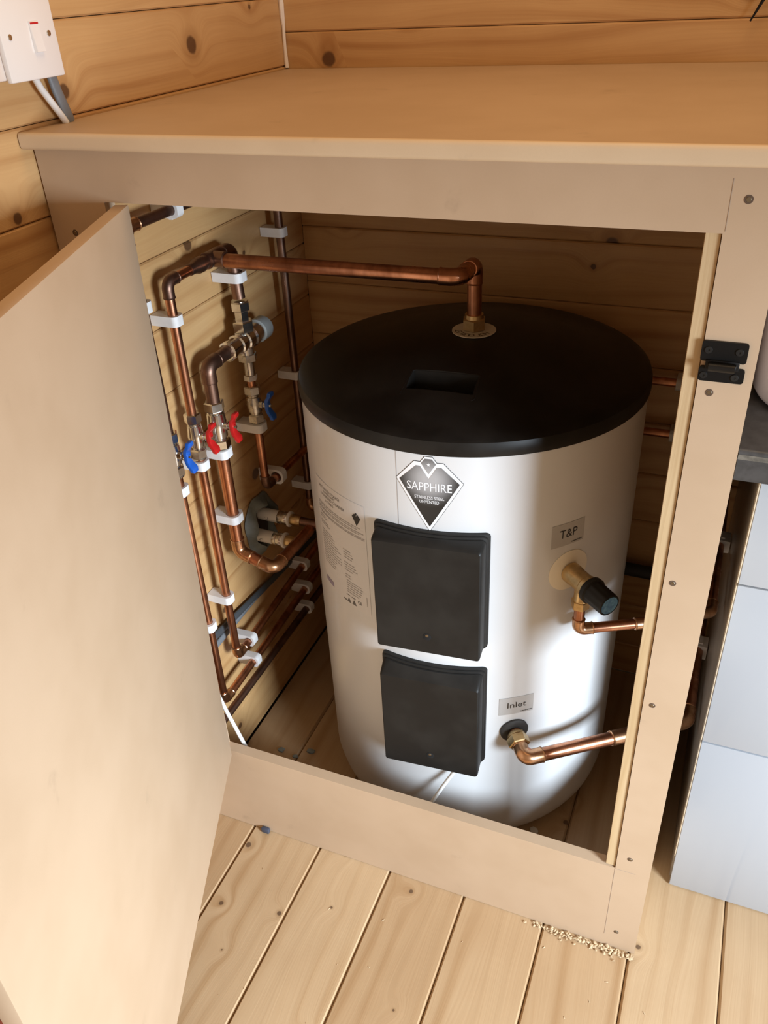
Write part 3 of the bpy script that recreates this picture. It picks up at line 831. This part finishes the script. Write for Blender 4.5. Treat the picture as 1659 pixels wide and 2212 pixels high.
# hole in the wall with membrane and two plastic pipes
t = thing('wall_sleeve', 'torn grey-green membrane round the pipe hole in the left wall', 'pipe sleeve')
L = []
n = 40
def wob(k, a): return 1 + a * math.sin(3 * k) + a * .7 * math.sin(7 * k + 1)
for rad, x in ((.066, .0015), (.062, .006), (.054, .016), (.048, .018), (.044, .008), (.043, .0015)):
    L.append([(x * (1 + .35 * math.sin(5 * 2 * math.pi * k / n)) + .001, .345 + rad * .80 * wob(2 * math.pi * k / n, .05) * math.cos(2 * math.pi * k / n), .448 + rad * wob(2 * math.pi * k / n, .05) * math.sin(2 * math.pi * k / n)) for k in range(n)])
MB().loops(L, True, False, False).obj('membrane', M_membrane, t, True, 60)
MB().revolve([(.046, 0), (.046, .0012)], (.0008, .345, .448), (1, 0, 0), 30).obj('hole', M_void, t)
base_at(t)
def stub(y, z_, label, wr):
    t = thing('plastic_pipe', label, 'pipe', 'plastic pipes from the wall hole')
    m = MB(); m.tube([(.0022, y, z_), (.045, y, z_ - .001)], .0125, 18); m.obj('plastic_tube', M_pex, t)
    v, f = text_geo(wr, .013); m = MB()
    for w in v: pass
    m.add([(.0225 + w.x, y - .0127 * math.cos((w.y - .004) / .0127), z_ + .0127 * math.sin((w.y - .004) / .0127) + .0006) for w in v], f); m.obj('pen_mark', M_ink, t, False)
    m = MB(); m.revolve([(.0125, .044), (.0132, .046), (.0132, .052), (.0120, .053), (.0120, .056), (.0132, .057), (.0132, .064), (.0118, .066)], (0, y, z_ - .001), (1, 0, 0), 20); m.obj('crimp_sleeve', M_nickel, t)
    m = MB(); m.revolve([(.0150, .066), (.0155, .067), (.0155, .070), (.0145, .071)], (0, y, z_ - .001), (1, 0, 0), 20); m.obj('plastic_ring', M_pex, t)
    m = MB(); m.revolve([(.0105, .071), (.0115, .073), (.0115, .086), (.0095, .092)], (0, y, z_ - .001), (1, 0, 0), 18); m.obj('brass_tail', M_brass, t)
    return base_at(t)
stub(.352, .468, 'upper white plastic pipe from the wall hole with crimped brass end', 'H')
stub(.323, .437, 'lower white plastic pipe from the wall hole with crimped brass end', 'C')
pipe('copper_pipe', [(.088, .352, .467), (.150, .354, .465), (.152, .46, .462)], R15 + .001, 'short dark copper pipe leaving the upper plastic pipe', M_copper_dark, group=G1)

# cables along the wall
def ribbon(name, pts, rx, ry, mat, label, cat='cable', nrm=(1, 0, 0)):
    P = [Vector(p) for p in pts]; L = []; N_ = Vector(nrm)
    for i, p in enumerate(P):
        tn = (P[min(i + 1, len(P) - 1)] - P[max(i - 1, 0)]).normalized()
        s = tn.cross(N_).normalized(); q = s.cross(tn).normalized()
        L.append([p + s * rx * math.cos(2 * math.pi * k / 14) + q * ry * math.sin(2 * math.pi * k / 14) for k in range(14)])
    o = MB().loops(L).obj(name, mat, None, True, 60)
    return tag(o, label, cat)
def arcpts(a, b, sag, n=14):
    a, b, s = Vector(a), Vector(b), Vector(sag)
    return [a.lerp(b, k / n) + s * math.sin(math.pi * k / n) for k in range(n + 1)]
ribbon('flat_cable', arcpts((.008, .03, .345), (.008, .60, .286), (0, 0, -.006)), .0085, .0042, M_darkcable, 'upper flat dark cable running along the left wall behind the risers')
ribbon('flat_cable', arcpts((.008, .03, .305), (.008, .30, .312), (0, 0, .002)), .0075, .0040, M_greycable, 'lower short flat grey cable on the left wall near the door')
o = MB(); o.tube(fillet([(.072, -.02 + .045, .33), (.086, .028, .268), (.108, .032, .185), (.14, .05, .006), (.22, .06, .006)], .03, 6), .0036, 12)
tag(o.obj('white_cable', M_flex, None, True, 60), 'white cable dropping behind the bottom corner of the open door', 'cable')

# ------------------------------------------------------------------ relief valve, discharge and inlet pipes
a = math.radians(49.4); n3 = Vector((math.sin(a), -math.cos(a), 0)); zt_ = .600
pc = Vector((TC.x, TC.y, zt_)); p0 = pc + n3 * (TR + .002)
t = thing('relief_valve', 'brass temperature relief valve with black and blue knob on the cylinder', 'valve')
tilt = (n3 + Vector((0, 0, -.03))).normalized()
m = MB(); m.revolve([(.0145, 0), (.0160, .002), (.0160, .014), (.0152, .016), (.0152, .036), (.0165, .038), (.0165, .044), (.0145, .046), (.0145, .052)], p0, tilt, 22)
pv = p0 + tilt * .030
m.revolve([(.0105, .006), (.0105, .026), (.0115, .028), (.0115, .031)], pv, (0, 0, -1), 18); m.obj('valve_body', M_brass, t, True, 30)
m = MB(); m.hexn(pv + Vector((0, 0, -.046)), (0, 0, 1), .0135, .015, .0012, .2); m.obj('compression_nut', M_brass, t, True, 25)
L = []
for r_, h in ((.0150, .046), (.0200, .047), (.0205, .054), (.0182, .056), (.0176, .084), (.0168, .0885), (.0152, .0895), (.0145, .0880)):
    u = tilt.orthogonal().normalized(); w = tilt.cross(u)
    L.append([p0 + tilt * h + (u * math.cos(2 * math.pi * k / 48) + w * math.sin(2 * math.pi * k / 48)) * (r_ - (.0007 if k % 4 < 2 and h > .055 and h < .085 else 0)) for k in range(48)])
kn = MB().loops(L).obj('knob', M_cover, t, True, 30)
m = MB(); m.revolve([(.0143, .0881), (.0141, .0892), (.001, .0894)], p0, tilt, 24); m.obj('knob_disc', M_bluecap, kn, True, 30, 'blue printed disc')
base_at(t)
pp = pv + Vector((0, 0, -.045))
pipe('discharge_pipe', [pp, (pp.x, pp.y, .511), (.756, .207, .513), (.839, .262, .513), (.839, .62, .510)], R15 + .0005, 'copper discharge pipe from the relief valve running right behind the post', M_copper, rad=.011)
a = math.radians(33.05); n3 = Vector((math.sin(a), -math.cos(a), 0))
q0 = Vector((TC.x, TC.y, .2965)) + n3 * (TR + .006); dn_ = (n3 + Vector((0, 0, -.16))).normalized()
q1 = q0 + dn_ * .040
tt = pipe('inlet_pipe', [q0, q1 + dn_ * .010, (.750, .200, .276), (.838, .262, .276), (.838, .62, .272)], R22, 'thick copper cold inlet pipe leaving the cylinder foot to the right', M_copper, rad=.019, elbow_mat=M_solder)
m = MB(); m.hexn(q0 + dn_ * .010, dn_, R22 + .0068, .016, .0014, .4); m.revolve([(R22 + .003, .004), (R22 + .0045, .010)], q0, dn_, 20); m.obj('compression_nut', M_brass, tt, True, 25)
# flex out of the lower cover
o = MB(); b0 = Vector(cyl(.062, .232, .010)); 
o.tube(fillet([b0 + Vector((0, 0, .006)), b0 + Vector((0, 0, -.012)), b0 + Vector((-.022, -.012, -.055)), b0 + Vector((-.05, -.02, -.12)), (.40, .060, .006), (.33, .05, .006)], .02, 6), .0034, 12)
tag(o.obj('heater_flex', M_flex, None, True, 60), 'white flex hanging below the lower element cover', 'cable')

# pipes at the back on the right
pipe('copper_pipe', [(.60, .622, .718), (.800, .622, .718)], R15, 'upper copper pipe on the back wall right of the cylinder', M_copper, group='back wall pipes', elbows=False)
pipe('copper_pipe', [(.60, .622, .617), (.800, .622, .617)], R15, 'lower copper pipe on the back wall right of the cylinder', M_copper, group='back wall pipes', elbows=False)
clip((.732, .622, .718), (1, 0, 0), R15, 'dim clip on the upper back wall pipe', 'y')
clip((.734, .622, .617), (1, 0, 0), R15, 'dim clip on the lower back wall pipe', 'y')
o = MB().tube([(.55, .618, .305), (.800, .618, .303)], .0135, 18).obj('insulated_pipe', M_rubber, None, True, 60)
tag(o, 'black insulated pipe low on the back wall behind the post', 'pipe')
# white clips showing in the gap beside the drawer unit
clip((.838, .46, .273), (0, 1, 0), R22, 'pale clip on the inlet pipe in the gap by the drawers', 'r', .03)
clip((.839, .46, .5112), (0, 1, 0), R15, 'pale clip on the discharge pipe in the gap by the drawers', 'r', .03)

# ------------------------------------------------------------------ drawer unit and its worktop
t = thing('drawer_unit', 'white gloss drawer unit standing right of the MDF cupboard', 'drawer unit')
UX0, UX1, UY = .857, 1.36, .144
m = MB(); m.box(UX0, UX0 + .016, UY + .019, .62, .0, .818); m.box(UX1 - .016, UX1, UY + .019, .62, 0, .818); m.box(UX0 + .016, UX1 - .016, UY + .019, .62, .10, .116); m.box(UX0 + .016, UX1 - .016, .610, .62, .116, .818)
m.obj('carcass', M_carc, t, False)
for z0, z1 in ((.0025, .3585), (.3610, .6550), (.6575, .8170)):
    d = MB().box(UX0 + .0015, UX1 - .0015, UY, UY + .018, z0, z1, .0012).obj('drawer_front', M_gloss, t, True, 30)
    MB().box(UX0 - .0002, UX0 + .0014, UY + .001, UY + .018, z0 + .001 if z0 > .1 else .080, z1 - .001).obj('edge_strip', M_edge, d, False)
base_at(t)
m = MB(); yf, zt, zb = UY - .020, .862, .8215
prof = [(.632, zb), (.632, zt)]
for k in range(6):
    q = math.radians(90 + 18 * k); prof.append((yf + .006 + .006 * math.cos(q), zt - .006 + .006 * math.sin(q)))
prof.append((yf, zb))
m.loops([[(x, y, z_) for y, z_ in prof] for x in (.826, 1.38)])
o = m.obj('dark_worktop', M_dwork, None, True, 30)
tag(o, 'charcoal laminate worktop over the white drawer unit', 'worktop')
MB().box(.826, 1.38, yf - .0004, yf + .0006, zt - .0125, zt - .0060).obj('worn_edge', M_dworkedge, o, False)
# plastic bowl standing on it
m = MB(); m.revolve([(.098, .0012), (.110, .0040), (.115, .012), (.117, .090), (.119, .155), (.121, .158), (.121, .162), (.116, .162), (.114, .095), (.110, .014), (.01, .008)], (.9465, .305, .8622), (0, 0, 1), 48)
tag(m.obj('plastic_bowl', M_bowl, None, True, 40), 'pale mauve plastic bowl on the charcoal worktop at the frame edge', 'bowl')

# ------------------------------------------------------------------ switch with cables
t = thing('wall_switch', 'white rocker switch on a surface box on the left wall', 'switch')
SY, SZ = .0040, 1.3095
MB().box(.0022, .026, SY - .0815, SY + .0405, SZ - .0405, SZ + .0405, .003).obj('back_box', M_switch2, t, True, 40)
pl = MB().box(.0262, .0335, SY - .0430, SY + .0430, SZ - .0430, SZ + .0430, .0022).obj('face_plate', M_switch, t, True, 40)
rk = MB()
ry0, ry1, rz0, rz1 = SY + .002, SY + .016, SZ - .017, SZ + .013
rk.add([(.0337, ry0, rz0), (.0337, ry1, rz0), (.0337, ry1, rz1), (.0337, ry0, rz1), (.0375, ry0 + .0006, rz0 + .0006), (.0375, ry1 - .0006, rz0 + .0006), (.0350, ry1 - .0006, rz1 - .0006), (.0350, ry0 + .0006, rz1 - .0006)], [(0, 1, 5, 4), (1, 2, 6, 5), (2, 3, 7, 6), (3, 0, 4, 7), (4, 5, 6, 7), (0, 3, 2, 1)])
ro = rk.obj('rocker', M_switch, pl, False)
MB().box(.0340, .0354, ry0 + .0008, ry1 - .0008, rz1 - .0030, rz1 - .0012).obj('red_flash', plain('red_flash', (.55, .02, .02), .4), pl, False)
for yy in (SY - .0300, SY + .0300):
    MB().revolve([(.0030, 0), (.0030, .0006), (.0022, .0010)], (.0336, yy, SZ), (1, 0, 0), 14).obj('plate_screw', M_nickel, pl)
base_at(t)
o = MB(); o.tube(fillet([(.014, .016, 1.2685), (.013, .024, 1.255), (.012, .049, 1.2220), (.012, .0535, 1.2150)], .01, 5), .0040, 12)
tag(o.obj('white_cable', M_flex, None, True, 60), 'white cable from the switch down to the worktop corner', 'cable')
ribbon('grey_cable', [(.010, .048, 1.2685), (.010, .052, 1.250), (.010, .058, 1.232), (.010, .0635, 1.2150)], .0075, .0038, M_greycable, 'flat grey cable beside the white one under the switch')

# ------------------------------------------------------------------ small things
t = thing('sunburst_ornament', 'black sunburst ornament on the back wall at the frame edge', 'wall ornament')
OC = (.800, BACK_Y - .012, 1.372)
m = MB(); m.revolve([(.028, -.004), (.034, 0), (.034, .006), (.028, .009)], OC, (0, -1, 0), 30); m.obj('hub', M_black, t)
for k in range(18):
    q = 2 * math.pi * k / 18 + .06; L_ = .118 if k % 2 == 0 else .092
    p1 = Vector((OC[0] + .03 * math.cos(q), OC[1], OC[2] + .03 * math.sin(q))); p2 = Vector((OC[0] + L_ * math.cos(q), OC[1], OC[2] + L_ * math.sin(q)))
    MB().tube([p1, p1.lerp(p2, .6), p2], [.0022, .0026, .0012], 8).obj('ray', M_black, t)
base_at(t)
t = thing('storage_box', 'pale grey box with white and red print behind the door', 'box')
b = MB().box(.004, .060, -.80, -.36, .001, .30, .002).obj('carton', M_box, t, True, 40)
MB().box(.0601, .0608, -.70, -.4985, .08, .232).obj('white_panel', M_sticker, b, False)
MB().box(.0609, .0614, -.69, -.5045, .10, .222).obj('red_panel', M_reddish, b, False)
base_at(t)
def flake(name, c, s, mat, label, group, seed):
    rnd = random.Random(seed); n = 7; P = []
    for k in range(n):
        a = 2 * math.pi * k / n; r = s * rnd.uniform(.6, 1.15)
        P.append((c[0] + r * math.cos(a) * 1.3, c[1] + r * math.sin(a)))
    o = MB().loops([[(x, y, .0006) for x, y in P], [(x * .98 + c[0] * .02, y * .98 + c[1] * .02, .0032 + rnd.uniform(0, .001)) for x, y in P]]).obj(name, mat, None, True, 30)
    return tag(o, label, 'debris', group)
flake('scrap', (.080, .180), .0065, M_debris, 'small blue-grey scrap on the cupboard floor, leftmost of three', 'scraps on the cupboard floor', 1)
flake('scrap', (.115, .175), .0045, M_debris, 'smallest blue-grey scrap on the cupboard floor, lying on a joint', 'scraps on the cupboard floor', 2)
flake('scrap', (.141, .197), .0080, M_debris, 'larger blue-grey scrap on the cupboard floor nearest the cylinder', 'scraps on the cupboard floor', 3)
flake('foam_crumb', (.615, .170), .009, M_box, 'white foam crumb on the floor at the cylinder base', None, 4)
o = MB().box(.138, .154, -.0085, -.0008, .0005, .012, .002).obj('plastic_wedge', plain('dark_blue_plastic', (.05, .06, .09), .5), None)
tag(o, 'small dark blue plastic wedge under the cupboard front', 'wedge')
# sawdust and curls along the cupboard foot
m = MB(); rnd = random.Random(5)
for k in range(170):
    x = .64 + .18 * rnd.random() ** .55; y = -.0040 - abs(rnd.gauss(0, .0055)); s = rnd.uniform(.0008, .0034)
    if x > .818: y -= .002
    zz = .0004 + abs(rnd.gauss(0, .0012)); q = rnd.uniform(0, 3.14)
    A = Vector((math.cos(q), math.sin(q), rnd.uniform(-.4, .4))) * s; B = Vector((-math.sin(q), math.cos(q), rnd.uniform(-.4, .4))) * s * .6; c = Vector((x, y, zz + s * .5)); Cc = Vector((0, 0, s * .4))
    m.add([c - A - B, c + A - B, c + A + B, c - A + B, c + Cc], [(0, 1, 4), (1, 2, 4), (2, 3, 4), (3, 0, 4), (3, 2, 1, 0)])
for k in range(60):
    x = rnd.uniform(.05, 1.2); y = rnd.uniform(-.5, -.02); s = rnd.uniform(.0006, .0020); q = rnd.uniform(0, 3.14)
    A = Vector((math.cos(q), math.sin(q), 0)) * s * 1.6; B = Vector((-math.sin(q), math.cos(q), 0)) * s * .5; c = Vector((x, y, .0005)); Cc = Vector((0, 0, s * .5))
    m.add([c - A - B, c + A - B, c + A + B, c - A + B, c + Cc], [(0, 1, 4), (1, 2, 4), (2, 3, 4), (3, 0, 4), (3, 2, 1, 0)])
o = m.obj('sawdust', M_shaving, None, False)
tag(o, 'pale sawdust and curls along the foot of the cupboard front', 'sawdust', None, 'stuff')

for o in [x for x in COL.objects if x.type == 'EMPTY' and x.parent is None and x.location.length == 0]:
    base_at(o)
